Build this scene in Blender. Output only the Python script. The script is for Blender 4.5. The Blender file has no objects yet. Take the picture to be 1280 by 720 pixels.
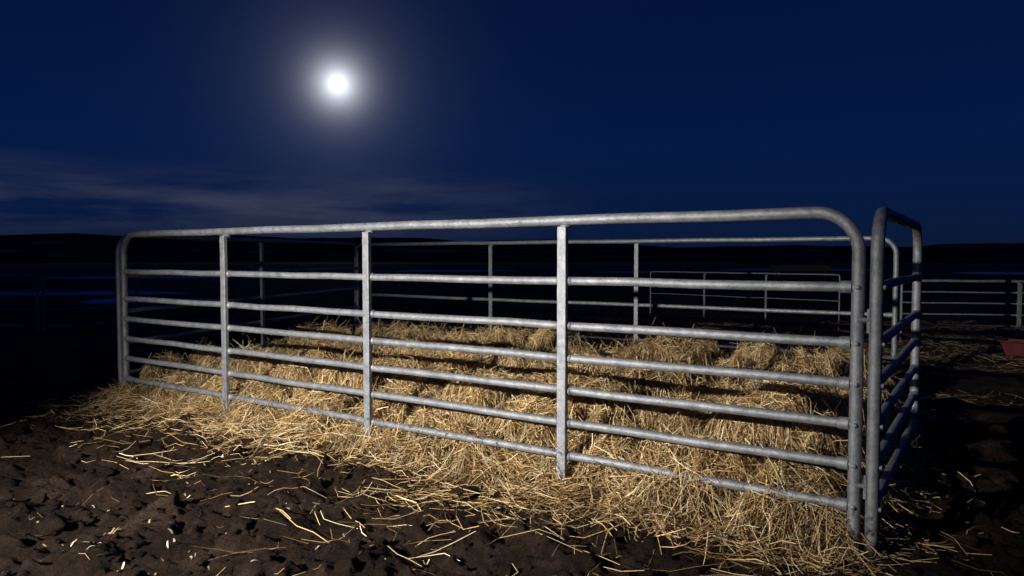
import bpy, math, random
import numpy as np
from mathutils import Vector
rng=np.random.default_rng(7); random.seed(7)
S=bpy.context.scene
F=899.0; HC=1.39; PITCH=math.atan(39/F)
# ---------------- helpers
def link(o):
    S.collection.objects.link(o); return o
def mesh_np(name,verts,faces_flat,nper,mat=None,smooth=False,col=None):
    me=bpy.data.meshes.new(name)
    nv=len(verts); nf=len(faces_flat)//nper
    me.vertices.add(nv); me.vertices.foreach_set('co',np.asarray(verts,dtype=np.float32).ravel())
    me.loops.add(nf*nper); me.loops.foreach_set('vertex_index',np.asarray(faces_flat,dtype=np.int32).ravel())
    me.polygons.add(nf); me.polygons.foreach_set('loop_start',np.arange(nf,dtype=np.int32)*nper)
    me.update(calc_edges=True)
    if smooth: me.polygons.foreach_set('use_smooth',np.ones(nf,dtype=bool))
    if col is not None:
        a=me.color_attributes.new('tint','FLOAT_COLOR','POINT')
        c=np.ones((nv,4),dtype=np.float32); c[:,:3]=col; a.data.foreach_set('color',c.ravel())
    if mat: me.materials.append(mat)
    o=bpy.data.objects.new(name,me); return link(o)
def hash2(ix,iy,seed):
    h=(ix.astype(np.int64)*374761393+iy.astype(np.int64)*668265263+seed*1442695041)&0xffffffff
    h=((h^(h>>13))*1274126177)&0xffffffff
    h=((h^(h>>16))*2246822519)&0xffffffff
    return ((h^(h>>15))&0xffffff)/float(0xffffff)
def vnoise(x,y,seed=0):
    ix=np.floor(x);iy=np.floor(y);fx=x-ix;fy=y-iy
    fx=fx*fx*(3-2*fx);fy=fy*fy*(3-2*fy)
    a=hash2(ix,iy,seed);b=hash2(ix+1,iy,seed);c=hash2(ix,iy+1,seed);d=hash2(ix+1,iy+1,seed)
    return (a*(1-fx)+b*fx)*(1-fy)+(c*(1-fx)+d*fx)*fy
def fbm(x,y,oct=4,seed=0,gain=.5):
    s=0;a=1;t=0
    for i in range(oct):
        s=s+a*vnoise(x*2**i+17.3*i,y*2**i-9.1*i,seed+i);t+=a;a*=gain
    return s/t
def sm(e0,e1,x):
    t=np.clip((x-e0)/(e1-e0),0,1);return t*t*(3-2*t)
# ---------------- materials
def newmat(name):
    m=bpy.data.materials.new(name);m.use_nodes=True
    nt=m.node_tree;b=nt.nodes['Principled BSDF'];return m,nt,b
def N(nt,t,**k):
    n=nt.nodes.new(t)
    for a,v in k.items(): setattr(n,a,v)
    return n
def ramp(nt,stops):
    r=N(nt,'ShaderNodeValToRGB');e=r.color_ramp.elements
    while len(e)<len(stops): e.new(.5)
    for i,(p,c) in enumerate(stops): e[i].position=p;e[i].color=(*c,1)
    return r
def noise(nt,co,scale,detail=4,rough=.6):
    n=N(nt,'ShaderNodeTexNoise');n.inputs['Scale'].default_value=scale;n.inputs['Detail'].default_value=detail;n.inputs['Roughness'].default_value=rough
    nt.links.new(co,n.inputs['Vector']);return n
def bump(nt,b,h,strength,dist):
    bn=N(nt,'ShaderNodeBump');bn.inputs['Strength'].default_value=strength;bn.inputs['Distance'].default_value=dist
    nt.links.new(h,bn.inputs['Height']);nt.links.new(bn.outputs[0],b.inputs['Normal']);return bn
def steel():
    m,nt,b=newmat('galvanised_steel');co=N(nt,'ShaderNodeTexCoord').outputs['Object']
    n=noise(nt,co,18,8,.75);r=ramp(nt,[(.3,(.14,.145,.155)),(.5,(.255,.26,.275)),(.72,(.40,.405,.42))]);nt.links.new(n.outputs['Fac'],r.inputs[0])
    sx=N(nt,'ShaderNodeSeparateXYZ');nt.links.new(co,sx.inputs[0])
    n2=noise(nt,co,22,5,.7)
    mr=N(nt,'ShaderNodeMapRange');mr.inputs[1].default_value=0;mr.inputs[2].default_value=.5;mr.inputs[3].default_value=.62;mr.inputs[4].default_value=.25;nt.links.new(sx.outputs['Z'],mr.inputs[0])
    lt=N(nt,'ShaderNodeMath',operation='SUBTRACT');nt.links.new(mr.outputs[0],lt.inputs[0]);nt.links.new(n2.outputs['Fac'],lt.inputs[1])
    g=N(nt,'ShaderNodeMath',operation='MULTIPLY');g.inputs[1].default_value=9;g.use_clamp=True;nt.links.new(lt.outputs[0],g.inputs[0])
    mx=N(nt,'ShaderNodeMix',data_type='RGBA');nt.links.new(g.outputs[0],mx.inputs['Factor']);nt.links.new(r.outputs[0],mx.inputs['A']);mx.inputs['B'].default_value=(.07,.05,.035,1)
    nt.links.new(mx.outputs['Result'],b.inputs['Base Color'])
    b.inputs['Metallic'].default_value=.4
    rr=N(nt,'ShaderNodeMapRange');rr.inputs[3].default_value=.36;rr.inputs[4].default_value=.62;n3=noise(nt,co,40,4);nt.links.new(n3.outputs['Fac'],rr.inputs[0]);nt.links.new(rr.outputs[0],b.inputs['Roughness'])
    n4=noise(nt,co,90,5,.7);bump(nt,b,n4.outputs['Fac'],.6,.006);return m
STEEL=steel()
def straw_mat(name,mul=1.0):
    m,nt,b=newmat(name);a=N(nt,'ShaderNodeAttribute',attribute_name='tint')
    nt.links.new(a.outputs['Color'],b.inputs['Base Color']);b.inputs['Roughness'].default_value=.45
    b.inputs['Specular IOR Level'].default_value=.4;return m
STRAW=straw_mat('straw_stalks')
def straw_base():
    m,nt,b=newmat('straw_bed');co=N(nt,'ShaderNodeTexCoord').outputs['Object']
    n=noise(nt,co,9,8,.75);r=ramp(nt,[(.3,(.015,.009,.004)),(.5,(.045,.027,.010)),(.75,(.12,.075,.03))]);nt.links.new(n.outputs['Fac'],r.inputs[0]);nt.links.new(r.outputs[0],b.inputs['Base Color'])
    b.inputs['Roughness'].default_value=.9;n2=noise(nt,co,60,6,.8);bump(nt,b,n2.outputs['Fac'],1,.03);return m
def dirt():
    m,nt,b=newmat('mud_soil');co=N(nt,'ShaderNodeTexCoord').outputs['Object']
    n=noise(nt,co,2.2,14,.8);r=ramp(nt,[(.36,(.008,.0044,.0029)),(.5,(.026,.0152,.0097)),(.64,(.064,.040,.0275))]);nt.links.new(n.outputs['Fac'],r.inputs[0])
    nt.links.new(r.outputs[0],b.inputs['Base Color']);b.inputs['Specular IOR Level'].default_value=.12
    n3=noise(nt,co,5,5,.6);rr=N(nt,'ShaderNodeMapRange');rr.inputs[1].default_value=.35;rr.inputs[2].default_value=.65;rr.inputs[3].default_value=.5;rr.inputs[4].default_value=.95;nt.links.new(n3.outputs['Fac'],rr.inputs[0]);nt.links.new(rr.outputs[0],b.inputs['Roughness'])
    n2=noise(nt,co,26,12,.76);bump(nt,b,n2.outputs['Fac'],1,.055);return m
DIRT=dirt()
def simple(name,c1,c2,scale,rough=.8,bs=.3):
    m,nt,b=newmat(name);co=N(nt,'ShaderNodeTexCoord').outputs['Object']
    n=noise(nt,co,scale,6,.65);r=ramp(nt,[(.35,c1),(.65,c2)]);nt.links.new(n.outputs['Fac'],r.inputs[0]);nt.links.new(r.outputs[0],b.inputs['Base Color'])
    b.inputs['Roughness'].default_value=rough;bump(nt,b,n.outputs['Fac'],bs,.01);return m
# ---------------- pen frame coords
A=np.array([1.60,3.32]); U=np.array([-.831,.555]); U/=np.linalg.norm(U); V=np.array([U[1],-U[0]])
if V[1]<0: V=-V
def toxy(s,t): return A[0]+U[0]*s+V[0]*t, A[1]+U[1]*s+V[1]*t
def tost(x,y): return (x-A[0])*U[0]+(y-A[1])*U[1], (x-A[0])*V[0]+(y-A[1])*V[1]
def ground_h(x,y):
    near=1-sm(18,40,np.hypot(x,y))
    b=(fbm(x*.5,y*.5,3,3)-.5)*.08
    c=np.maximum(fbm(x*3.1,y*3.1,4,11,.6)-.5,-.12)*.16
    d=(fbm(x*10,y*10,4,23,.72)-.5)*.075
    e=np.maximum(vnoise(x*7,y*7,51)-.74,0)*.13+np.maximum(vnoise(x*18,y*18,57)-.68,0)*.10
    return (b+c+d+e)*near
def straw_h(x,y):
    s,t=tost(x,y)
    n=fbm(s*.9+3,t*.9,2,71); n2=fbm(s*2.4,t*2.8,4,88,.55); n3=vnoise(s*1.25+4.2,t*1.5+1.7,199)
    wx=s*1.55+.6*vnoise(s*1.1,t*1.1,7)+t*.35; wy=t*1.7+.6*vnoise(s*1.2,t*1.3,8)-s*.2
    gx=np.abs((wx%1)-.5)*2; gy=np.abs((wy%1)-.5)*2
    blk=hash2(np.floor(wx),np.floor(wy),41)
    n4=(1-sm(.70,1.0,gx))*(1-sm(.62,1.0,gy))*(.45+.55*blk)
    edge=(n2-.5)*1.1
    back=3.5+.18*np.sin(s*1.7)
    f=sm(-.42+edge*.5,.6+edge*.4,t)*(1-sm(back-.25+edge*.5,back+.35+edge*.5,t))
    f=f*(1-sm(6.25+edge,6.9+edge,s))*sm(-.2+edge*.22,.35+edge*.3,s)
    tall=1-.22*sm(3.2,5.5,s)
    return f*tall*(.07+.10*n+.36*(n2-.42)+.10*n3*n3+.36*n4), f
# ---------------- ground sheet
def graded(lo,hi,step,far,ratio=1.13):
    c=list(np.arange(lo,hi+1e-6,step)); d=step;x=c[-1];out=[]
    while x<far: d*=ratio;x+=d;out.append(x)
    d=step;x=lo;pre=[]
    while x>-far: d*=ratio;x-=d;pre.append(x)
    return np.array(pre[::-1]+c+out)
gx=graded(-4.6,3.0,.013,1500,1.06);gy=graded(1.5,6.6,.015,1500,1.06)
X,Y=np.meshgrid(gx,gy);Z=ground_h(X,Y)
def grid_faces(nx,ny):
    i=np.arange(nx-1);j=np.arange(ny-1);I,J=np.meshgrid(i,j);a=J*nx+I
    return np.stack([a,a+1,a+1+nx,a+nx],-1).reshape(-1)
mesh_np('ground',np.stack([X,Y,Z],-1).reshape(-1,3),grid_faces(len(gx),len(gy)),4,DIRT,True)
# ---------------- straw heap base
s_=np.arange(-.9,8.0,.04);t_=np.arange(-1.1,6.2,.04);SS,TT=np.meshgrid(s_,t_)
X,Y=toxy(SS,TT);h,f=straw_h(X,Y);Z=ground_h(X,Y)+h-.05
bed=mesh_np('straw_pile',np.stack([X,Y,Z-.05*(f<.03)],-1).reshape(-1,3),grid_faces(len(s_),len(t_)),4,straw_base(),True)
# ---------------- strands
def strands(cx,cy,L,W,az,base_off,zj,bend,tint,chip=False):
    n=len(cx);P=4
    u=np.linspace(-.5,.5,P)[None,:]
    dx=np.cos(az)[:,None];dy=np.sin(az)[:,None]
    bx=bend[:,None]*(u**2-.25)*4
    px=cx[:,None]+dx*u*L[:,None]-dy*bx; py=cy[:,None]+dy*u*L[:,None]+dx*bx
    hh,_=straw_h(px,py);g=ground_h(px,py)
    zz=g+np.maximum(hh,0)
    mean=zz.mean(1,keepdims=True)
    lin=(zz-mean); 
    k=rng.uniform(.65,1,(n,1))
    zz=mean+lin*k
    zz=zz+base_off[:,None]+zj[:,None]*u*2+ rng.normal(0,1,(n,1))*.012*(u**2-.1)*4
    zz=np.maximum(zz,g+.002)
    roll=rng.uniform(0,math.pi,n)[:,None]
    wx=-dy*np.cos(roll);wy=dx*np.cos(roll);wz=np.sin(roll)
    if chip: wx,wy,wz=-dy*np.ones_like(roll),dx*np.ones_like(roll),np.zeros_like(roll)
    w=W[:,None]*np.array([.8,1,1,.7])[None,:]/2
    V1=np.stack([px+wx*w,py+wy*w,zz+wz*w],-1);V2=np.stack([px-wx*w,py-wy*w,zz-wz*w],-1)
    verts=np.stack([V1,V2],2).reshape(-1,3)
    base=(np.arange(n)*P*2)[:,None]
    q=[]
    for i in range(P-1): q.append(np.stack([base[:,0]+2*i,base[:,0]+2*i+1,base[:,0]+2*i+3,base[:,0]+2*i+2],-1))
    faces=np.stack(q,1).reshape(-1)
    col=np.repeat(tint,P*2,axis=0)
    return verts,faces,col
def tints(n,bright=1.0):
    pal=np.array([[.52,.345,.15],[.62,.45,.225],[.40,.24,.09],[.76,.62,.38],[.22,.13,.052],[.54,.37,.15],[.09,.05,.025]])
    i=rng.choice(len(pal),n,p=[.20,.19,.16,.11,.14,.09,.11]);c=pal[i]*rng.uniform(.65,1.2,(n,1))*bright
    return np.clip(c,0,.92)
def sample(n,s0,s1,t0,t1,prob):
    xs=[];ys=[];tot=0
    while tot<n:
        s=rng.uniform(s0,s1,n);t=rng.uniform(t0,t1,n);x,y=toxy(s,t)
        k=rng.random(n)<prob(s,t,x,y);xs.append(x[k]);ys.append(y[k]);tot+=k.sum()
    return np.concatenate(xs)[:n],np.concatenate(ys)[:n]
VV=[];FF=[];CC=[];off=0
def add(r):
    global off
    VV.append(r[0]);FF.append(r[1]+off);CC.append(r[2]);off+=len(r[0])
n=160000
x,y=sample(n,-.6,7.6,-.8,4.5,lambda s,t,x,y:np.clip(straw_h(x,y)[1]*1.6,0,1)*np.clip(1.2-t*.17,.35,1)*np.clip(1.3-s*.07,.5,1))
flow=vnoise(x*2.3,y*2.3,301)*math.pi*2.5
az=flow+rng.normal(0,.7,n)
clump=(fbm(x*5,y*5,3,410,.7)-.5)
L=rng.uniform(.05,.25,n);
add(strands(x,y,L,rng.uniform(.0024,.0056,n),az,rng.uniform(-.04,.04,n)+clump*.15,rng.normal(0,.034,n),rng.normal(0,.022,n),tints(n)*np.clip(.98+clump[:,None]*2.2,.15,1.45)))  # tint drops in low clumps: shade between clumps put into stalk colour
n=11000
x,y=sample(n,-.6,7.4,-.7,4.0,lambda s,t,x,y:np.clip(straw_h(x,y)[1]*1.5,0,1))
L=rng.uniform(.12,.42,n);add(strands(x,y,L,rng.uniform(.0028,.0058,n),rng.uniform(0,6.28,n),rng.uniform(.0,.08,n),rng.normal(0,.08,n),rng.normal(0,.04,n),tints(n,1.1)))
v=np.concatenate(VV);fa=np.concatenate(FF);c=np.concatenate(CC)
st=mesh_np('stalks',v,fa,4,STRAW,False,c);st.parent=bed
# litter on the mud
VV=[];FF=[];CC=[];off=0
n=3700
def pr(s,t,x,y):
    d=np.maximum(np.maximum(-t-.2,0),np.maximum(np.maximum((s-6.7)*1.5,(-s-.1)*2.2),0))
    return np.exp(-d/.22)*(straw_h(x,y)[1]<.35)*(.3+1.2*(fbm(x*1.6,y*1.6,2,5)>.5))*(t<2.2)*(1-.7*(s<-.1)*(t>.5))*np.clip(1.2-s*.08,.5,1)
x,y=sample(n,-1.4,9.0,-2.0,3.5,pr)
add(strands(x,y,rng.uniform(.06,.38,n),rng.uniform(.0028,.0055,n),rng.uniform(0,6.28,n),rng.uniform(.002,.035,n),rng.normal(0,.02,n),rng.normal(0,.04,n),tints(n)))
n=120
x=rng.uniform(-1.6,1.6,n);y=2.0+rng.random(n)*2.0-.35*x
k=tost(x,y)[1]<-.2;x=x[k];y=y[k];n=len(x)
add(strands(x,y,rng.uniform(.15,.42,n),rng.uniform(.003,.005,n),rng.uniform(0,6.28,n),rng.uniform(.004,.02,n),rng.normal(0,.015,n),rng.normal(0,.03,n),tints(n,1)))
n=500
x=rng.uniform(-6,3.5,n);y=rng.uniform(1.5,9,n)
add(strands(x,y,rng.uniform(.03,.2,n),rng.uniform(.0025,.0045,n),rng.uniform(0,6.28,n),rng.uniform(.002,.01,n),rng.normal(0,.008,n),rng.normal(0,.01,n),tints(n,.7)))
n=200
x=rng.normal(-2.0,.9,n);y=rng.normal(3.4,.8,n)
add(strands(x,y,rng.uniform(.012,.05,n),rng.uniform(.004,.011,n),rng.uniform(0,6.28,n),rng.uniform(.004,.012,n),rng.normal(0,.004,n),rng.normal(0,.002,n),np.clip(tints(n,.9)*[1.05,1.2,1.6],0,.85),chip=True))
n=14000
x=rng.uniform(3.4,13,n);y=rng.uniform(6.6,15,n);k=fbm(x*.9,y*.9,3,64)>.5;x=x[k];y=y[k];n=len(x)
add(strands(x,y,rng.uniform(.06,.3,n),rng.uniform(.004,.007,n),rng.uniform(0,6.28,n),rng.uniform(.002,.04,n),rng.normal(0,.015,n),rng.normal(0,.02,n),tints(n,.4)))
mesh_np('scattered_straw',np.concatenate(VV),np.concatenate(FF),4,STRAW,False,np.concatenate(CC))
# ---------------- clods
import bmesh
bm=bmesh.new();bmesh.ops.create_icosphere(bm,subdivisions=3,radius=1);iv=np.array([v.co[:] for v in bm.verts]);fi=np.array([[v.index for v in f.verts] for f in bm.faces]);bm.free()
VV=[];FF=[];off=0
n=3000
for i in range(n):
    r=.0065*(1-rng.random())**-.6; r=min(r,.065)
    x=rng.uniform(-4.6,2.8);y=rng.uniform(1.7,6.0)
    s,t=tost(np.array([x]),np.array([y]))
    if t[0]>-.15 and -.2<s[0]<7: continue
    p=iv*1.0;sd=rng.uniform(0,100)
    q=1+.8*(fbm(p[:,0]*1.6+sd+p[:,2],p[:,1]*1.6-sd+p[:,2]*.7,3,i%50,.7)-.5)*2
    p=p*q[:,None]*np.array([rng.uniform(.8,1.3),rng.uniform(.8,1.2),rng.uniform(.5,.8)])*r
    a=rng.uniform(0,6.28);p=np.stack([p[:,0]*math.cos(a)-p[:,1]*math.sin(a),p[:,0]*math.sin(a)+p[:,1]*math.cos(a),p[:,2]],-1)
    g=ground_h(np.array([x]),np.array([y]))[0]
    VV.append(p+np.array([x,y,g+r*.15]));FF.append(fi.ravel()+off);off+=len(iv)
mesh_np('soil_clods',np.concatenate(VV),np.concatenate(FF),3,DIRT,True)
# ---------------- tubes
class MB:
    def __init__(s): s.v=[];s.f=[]
    def tube(s,path,r,n=14,cap=True):
        path=[Vector(p) for p in path];b=len(s.v);m=len(path);prev=None
        for i,p in enumerate(path):
            d=(path[min(i+1,m-1)]-path[max(i-1,0)]).normalized()
            if prev is None:
                up=Vector((0,1,0)) if abs(d.y)<.9 else Vector((0,0,1))
                a=d.cross(up).normalized()
            else: a=(prev-d*prev.dot(d)).normalized()
            prev=a;c=d.cross(a)
            rr=r[i] if isinstance(r,(list,tuple)) else r
            for k in range(n):
                an=2*math.pi*k/n;s.v.append(p+a*math.cos(an)*rr+c*math.sin(an)*rr)
        for i in range(m-1):
            for k in range(n):
                k2=(k+1)%n;s.f.append((b+i*n+k,b+i*n+k2,b+(i+1)*n+k2,b+(i+1)*n+k))
        if cap: s.f.append(tuple(b+k for k in range(n))[::-1]);s.f.append(tuple(b+(m-1)*n+k for k in range(n)))
    def box(s,c,d):
        b=len(s.v)
        for sx in(-1,1):
            for sy in(-1,1):
                for sz in(-1,1): s.v.append(Vector((c[0]+sx*d[0]/2,c[1]+sy*d[1]/2,c[2]+sz*d[2]/2)))
        for q in((0,1,3,2),(4,6,7,5),(0,4,5,1),(2,3,7,6),(0,2,6,4),(1,5,7,3)): s.f.append(tuple(b+i for i in q))
    def obj(s,name,mat,bevel=0):
        me=bpy.data.meshes.new(name);me.from_pydata(s.v,[],s.f);me.materials.append(mat)
        bm=bmesh.new();bm.from_mesh(me);bmesh.ops.recalc_face_normals(bm,faces=bm.faces);bm.to_mesh(me);bm.free()
        for p in me.polygons:p.use_smooth=len(p.vertices)==4
        me.set_sharp_from_angle(angle=math.radians(40))
        o=bpy.data.objects.new(name,me);link(o)
        if bevel:
            m=o.modifiers.new('b','BEVEL');m.width=bevel;m.segments=2;m.limit_method='ANGLE';m.angle_limit=math.radians(60)
        return o
def panel(p0,p1,H,rails,stays,R=.19,rf=.029,rr=.024,stay_w=.058,joints=True,name='livestock_panel'):
    """built along local +X; stays sit on the local -Y face"""
    p0=Vector((*p0,0));p1=Vector((*p1,0));L=(p1-p0).length;m=MB()
    path=[(0,0,-.05),(0,0,H*.5),(0,0,H-R)]
    for i in range(1,11):
        a=math.pi/2*i/10;path.append((R-R*math.cos(a),0,H-R+R*math.sin(a)))
    for q in range(1,12): path.append((R+(L-2*R)*q/12,0,H+math.sin(q*2.1+L)*.003))
    for i in range(0,11):
        a=math.pi/2*i/10;path.append((L-R+R*math.sin(a),0,H-R+R*math.cos(a)))
    path+=[(L,0,H*.5),(L,0,-.05)];m.tube(path,rf,18)
    for z in rails:
        xs=[0]+list(stays)+[L];pp=[]
        for a,b in zip(xs[:-1],xs[1:]):
            for q in range(4): pp.append((a+(b-a)*q/4,0,z+random.uniform(-.004,.004)))
        pp.append((L,0,z));m.tube(pp,rr,14)
        if joints:
            for e,sg in((0,1),(L,-1)):
                m.tube([(e+sg*.024,0,z),(e+sg*.034,0,z),(e+sg*.07,0,z),(e+sg*.078,0,z)],[rr+.007,rr+.006,rr+.005,rr],14)
                m.tube([(e,-rf-.011,z),(e,-rf-.009,z),(e,-rf+.004,z)],[.007,.011,.012],8)
    for x in stays:
        m.box((x,-rr-.010,(H-.03)/2-.04),(stay_w,.034,H-.03+.08-.01))
        for z in list(rails):
            for sg in(-1,1): m.tube([(x+sg*(stay_w/2-.006),-.006,z),(x+sg*(stay_w/2+.004),-.004,z),(x+sg*(stay_w/2+.011),0,z)],[rr+.006,rr+.005,rr-.001],12)
        m.tube([(x,-.004,H-.05),(x,-.002,H-.034),(x,0,H-.02)],[.03,.034,.02],12)
    o=m.obj(name,STEEL,.004)
    o.location=p0;d=p1-p0;o.rotation_euler=(0,0,math.atan2(d.y,d.x));return o
ZR=[1.25,.99,.80,.61,.42,.225]
fl=toxy(6.37,0)
panel(fl,tuple(A),1.6,ZR,[6.37-4.76,6.37-3.12,6.37-1.55])
panel((1.668,3.285),(1.668+.555*2.1,3.285+.831*2.1),1.6,ZR,[])
panel((-3.80,6.95),(-2.60,12.1),1.6,[1.2,.86,.55,.25],[2.4],rf=.027,rr=.022)
panel((-2.72,12.5),(4.27,8.0),1.6,[.74,.25],[2.87,5.24],rf=.028,rr=.024)
yf='yard_fence'
panel((6.4,11.8),(9.8,11.0),1.0,[.82,.64,.46,.28],[1.7],R=.05,rf=.022,rr=.013,joints=False,name=yf)
panel((3.2,16.6),(6.2,13.6),1.05,[.8,.55,.3],[1.4,2.8],R=.05,rf=.014,rr=.009,stay_w=.035,joints=False,name=yf)
panel((9.9,11.1),(14.5,12.5),1.0,[.82,.64,.46,.28],[2.3],R=.05,rf=.022,rr=.013,joints=False,name=yf)
panel((-12.5,12.8),(-8.0,12.1),1.07,[.8,.5,.22],[2.2],R=.05,rf=.024,rr=.014,joints=False,name=yf)
panel((-7.9,12.1),(-5.2,13.6),1.07,[.8,.5,.22],[1.4],R=.05,rf=.022,rr=.014,joints=False,name=yf)
m=MB()
for z in(.33,1.1):
    m.tube([(A[0]-.01,A[1]-.02,z),(A[0]+.08,A[1]-.045,z)],.012,10)
    m.tube([(A[0]+.035,A[1]-.035,z-.06),(A[0]+.035,A[1]-.035,z+.05)],.009,8)
m.obj('gate_pin',STEEL)
# ---------------- red trough
RED=simple('red_plastic',(.09,.009,.008),(.15,.016,.014),6,.7)
bm=bmesh.new()
def ringv(w,l,z): return [bm.verts.new((sx*w,sy*l,z)) for sx,sy in((-1,-1),(1,-1),(1,1),(-1,1))]
rs=[ringv(.16,.38,.05),ringv(.22,.46,.27),ringv(.25,.49,.275),ringv(.25,.49,.25+.045),ringv(.20,.44,.295),ringv(.14,.36,.09)]
bm.faces.new(rs[0][::-1]);bm.faces.new(rs[-1])
for a,b in zip(rs[:-1],rs[1:]):
    for i in range(4): bm.faces.new((a[i],a[(i+1)%4],b[(i+1)%4],b[i]))
for sx in(-1,1):
    for sy in(-1,1):
        r=bmesh.ops.create_cube(bm,size=1);
        for v in r['verts']: v.co=Vector((v.co.x*.05+sx*.12,v.co.y*.05+sy*.3,v.co.z*.1+.01))
bmesh.ops.recalc_face_normals(bm,faces=bm.faces)
me=bpy.data.meshes.new('feed_trough');bm.to_mesh(me);bm.free();me.materials.append(RED)
o=link(bpy.data.objects.new('feed_trough',me));o.location=(7.05,9.65,0);o.rotation_euler=(.0,.0,.75);o.scale=(.8,.8,.85);mod=o.modifiers.new('b','BEVEL');mod.width=.012;mod.segments=2
WOOD=simple('weathered_wood',(.10,.075,.05),(.2,.15,.11),8,.85)
m=MB()
m.box((0,0,.45),(3.9,.9,.06))
for sy in(-1,1): m.box((0,sy*.47,.6),(3.9,.04,.36))
for sx in(-1,1):
    m.box((sx*1.97,0,.6),(.04,.98,.36))
    for sy in(-1,1): m.box((sx*1.6,sy*.36,.2),(.12,.12,.44))
o=m.obj('feed_bunk',WOOD);o.location=(20,50,0)
# ---------------- hills ring
na=540;rad=np.array([180,260,340,420,520,640,800,1000,1300]);hh=np.array([0,.12,.3,.5,.75,.95,1.0,.8,.3])
th=np.linspace(0,2*math.pi,na+1)[:-1];T,Rr=np.meshgrid(th,rad)
X=np.cos(T)*Rr;Y=np.sin(T)*Rr
prof=.55+1.1*fbm(np.cos(T)*4+20,np.sin(T)*4+20,5,9)+.35*sm(.1,-.6,np.cos(T));Z=hh[:,None]*13.5*prof+(fbm(X*.012,Y*.012,4,31)-.5)*9*np.minimum(hh[:,None]*2,1)-.3
i=np.arange(na);J=np.arange(len(rad)-1);I,JJ=np.meshgrid(i,J);a=JJ*na+I;b=JJ*na+(I+1)%na
m_,nt,b_=newmat('hill_grass_and_snow');co=N(nt,'ShaderNodeTexCoord').outputs['Object']
mp=N(nt,'ShaderNodeMapping');mp.inputs['Scale'].default_value=(1,1,4);nt.links.new(co,mp.inputs[0])
nn=noise(nt,mp.outputs[0],.022,9,.75);r=ramp(nt,[(.48,(.04,.037,.033)),(.58,(.07,.07,.07)),(.70,(.5,.52,.55))]);nt.links.new(nn.outputs['Fac'],r.inputs[0]);nt.links.new(r.outputs[0],b_.inputs['Base Color']);b_.inputs['Roughness'].default_value=1;b_.inputs['Specular IOR Level'].default_value=0
mesh_np('hills',np.stack([X,Y,Z],-1).reshape(-1,3),np.stack([a,b,b+na,a+na],-1).reshape(-1),4,m_,True)
SNOW=simple('old_snow',(.45,.5,.58),(.8,.82,.85),.8,.7)
def patch(cx,cy,rx,ry,seed):
    n=48;an=np.linspace(0,2*math.pi,n+1)[:-1];r=.6+.8*fbm(np.cos(an)*1.7+seed,np.sin(an)*1.7,3,seed)
    me=bpy.data.meshes.new('snow_patch')
    v=[(cx,cy,.10)]+[(cx+rx*r[i]*math.cos(an[i])*k,cy+ry*r[i]*math.sin(an[i])*k,z) for k,z in((.8,.08),(1,.004)) for i in range(n)]
    f=[(0,1+i,1+(i+1)%n) for i in range(n)]+[(1+i,1+n+i,1+n+(i+1)%n,1+(i+1)%n) for i in range(n)]
    me.from_pydata(v,[],f);me.materials.append(SNOW);link(bpy.data.objects.new('snow_patch',me))
patch(42,60,4.5,4,1);patch(-25,48,6,2,2);patch(-6,70,6,2,5);patch(12,64,5,1.5,6);patch(30,75,8,3,4);patch(-17,27,4,1.2,7);patch(-11,22,2.5,.8,8)
# ---------------- camera
cam=bpy.data.cameras.new('camera');co_=link(bpy.data.objects.new('camera',cam));cam.sensor_width=36;cam.lens=36*F/1280
co_.location=(0,0,HC);co_.rotation_euler=(math.pi/2-PITCH,0,0);cam.clip_end=10000;cam.clip_start=.05;S.camera=co_
# ---------------- moon
md=Vector((-.2425,1.0113,.240)).normalized()
mm,nt,b_=newmat('moon_surface');b_.inputs['Base Color'].default_value=(.1,.1,.1,1);
co=N(nt,'ShaderNodeTexCoord').outputs['Object'];nn=noise(nt,co,.03,4,.5);r=ramp(nt,[(.35,(.75,.8,.9)),(.6,(1,1,1))]);nt.links.new(nn.outputs['Fac'],r.inputs[0]);nt.links.new(r.outputs[0],b_.inputs['Emission Color']);b_.inputs['Emission Strength'].default_value=1.6
bm=bmesh.new();bmesh.ops.create_uvsphere(bm,u_segments=48,v_segments=24,radius=50);me=bpy.data.meshes.new('moon');bm.to_mesh(me);bm.free();me.materials.append(mm)
for p in me.polygons:p.use_smooth=True
o=link(bpy.data.objects.new('moon',me));o.location=md*5000
# ---------------- lights
def lamp(name,typ,loc,target,energy,col):
    l=bpy.data.lights.new(name,typ);l.energy=energy;l.color=col;o=link(bpy.data.objects.new(name,l));o.location=loc
    o.rotation_euler=(Vector(target)-Vector(loc)).to_track_quat('-Z','Y').to_euler();return l
k=lamp('flash_spot','SPOT',(-4.4,-.2,2.45),(-.7,5.2,.35),3900,(1,.965,.91));k.spot_size=math.radians(64);k.spot_blend=1;k.shadow_soft_size=.035  # unseen spot added as key light, standing for a flash at camera left
mo=lamp('moonlight','SUN',md*50,(0,0,0),.05,(.7,.82,1));mo.angle=math.radians(.6)
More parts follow.
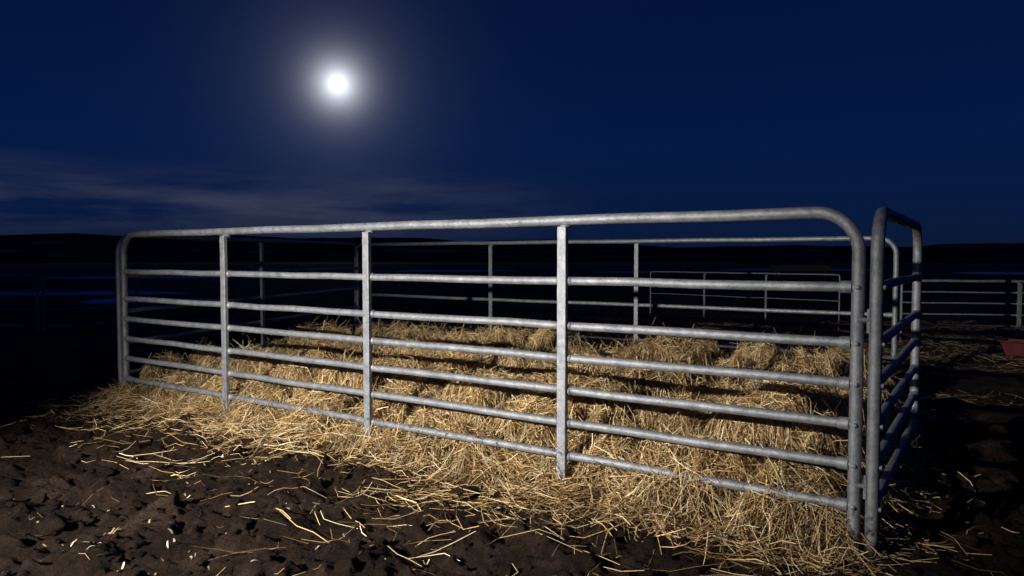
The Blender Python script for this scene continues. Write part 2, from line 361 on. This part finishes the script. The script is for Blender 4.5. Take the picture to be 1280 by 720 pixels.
# ---------------- world
w=bpy.data.worlds.new('World');S.world=w;w.use_nodes=True;nt=w.node_tree;nt.nodes.clear()
out=N(nt,'ShaderNodeOutputWorld');bg=N(nt,'ShaderNodeBackground');nt.links.new(bg.outputs[0],out.inputs[0])
co=N(nt,'ShaderNodeTexCoord').outputs['Generated']
sx=N(nt,'ShaderNodeSeparateXYZ');nt.links.new(co,sx.inputs[0])
mr=N(nt,'ShaderNodeMapRange');mr.inputs[1].default_value=0;mr.inputs[2].default_value=.5;nt.links.new(sx.outputs['Z'],mr.inputs[0])
sk=ramp(nt,[(0,(.0036,.0092,.033)),(.10,(.0024,.0102,.045)),(.30,(.0013,.0105,.057)),(.6,(.0009,.0070,.044)),(1,(.0006,.004,.03))]);nt.links.new(mr.outputs[0],sk.inputs[0])
def M(op,a,b=None,clamp=False):
    n=N(nt,'ShaderNodeMath',operation=op);n.use_clamp=clamp
    for i,x in enumerate((a,b)):
        if x is None: continue
        if isinstance(x,(int,float)): n.inputs[i].default_value=x
        else: nt.links.new(x,n.inputs[i])
    return n.outputs[0]
dp=N(nt,'ShaderNodeVectorMath',operation='DISTANCE');nt.links.new(co,dp.inputs[0]);dp.inputs[1].default_value=md
ang=dp.outputs['Value']
g1=M('MULTIPLY',M('EXPONENT',M('MULTIPLY',ang,-1/math.radians(.80))),2.2)
g2=M('MULTIPLY',M('EXPONENT',M('MULTIPLY',ang,-1/math.radians(3.0))),.12)
def scol(val,c):
    n=N(nt,'ShaderNodeVectorMath',operation='SCALE');n.inputs[0].default_value=c;nt.links.new(val,n.inputs['Scale']);return n.outputs[0]
def vadd(a,b):
    n=N(nt,'ShaderNodeVectorMath',operation='ADD');nt.links.new(a,n.inputs[0]);nt.links.new(b,n.inputs[1]);return n.outputs[0]
tot=vadd(vadd(sk.outputs[0],scol(g1,(.9,.94,1))),scol(g2,(.8,.88,1)))
mp=N(nt,'ShaderNodeMapping');mp.inputs['Scale'].default_value=(3,3,22);mp.inputs['Rotation'].default_value=(0,.05,0);nt.links.new(co,mp.inputs[0])
cn=noise(nt,mp.outputs[0],1.3,7,.62);cr=N(nt,'ShaderNodeMapRange');cr.inputs[1].default_value=.36;cr.inputs[2].default_value=.64;nt.links.new(cn.outputs['Fac'],cr.inputs[0])
band=M('SUBTRACT',1.0,M('MULTIPLY',M('ABSOLUTE',M('SUBTRACT',sx.outputs['Z'],.068)),17),True)
az=N(nt,'ShaderNodeMapRange');az.inputs[1].default_value=.12;az.inputs[2].default_value=-.15;nt.links.new(sx.outputs['X'],az.inputs[0])
front=M('GREATER_THAN',sx.outputs['Y'],0)
cl=M('MULTIPLY',M('MULTIPLY',M('MULTIPLY',cr.outputs[0],band),az.outputs[0]),front)
tot=vadd(tot,scol(cl,(.030,.030,.032)))
nt.links.new(tot,bg.inputs[0]);bg.inputs[1].default_value=1
S.view_settings.view_transform='Standard';S.view_settings.look='None';S.view_settings.exposure=0
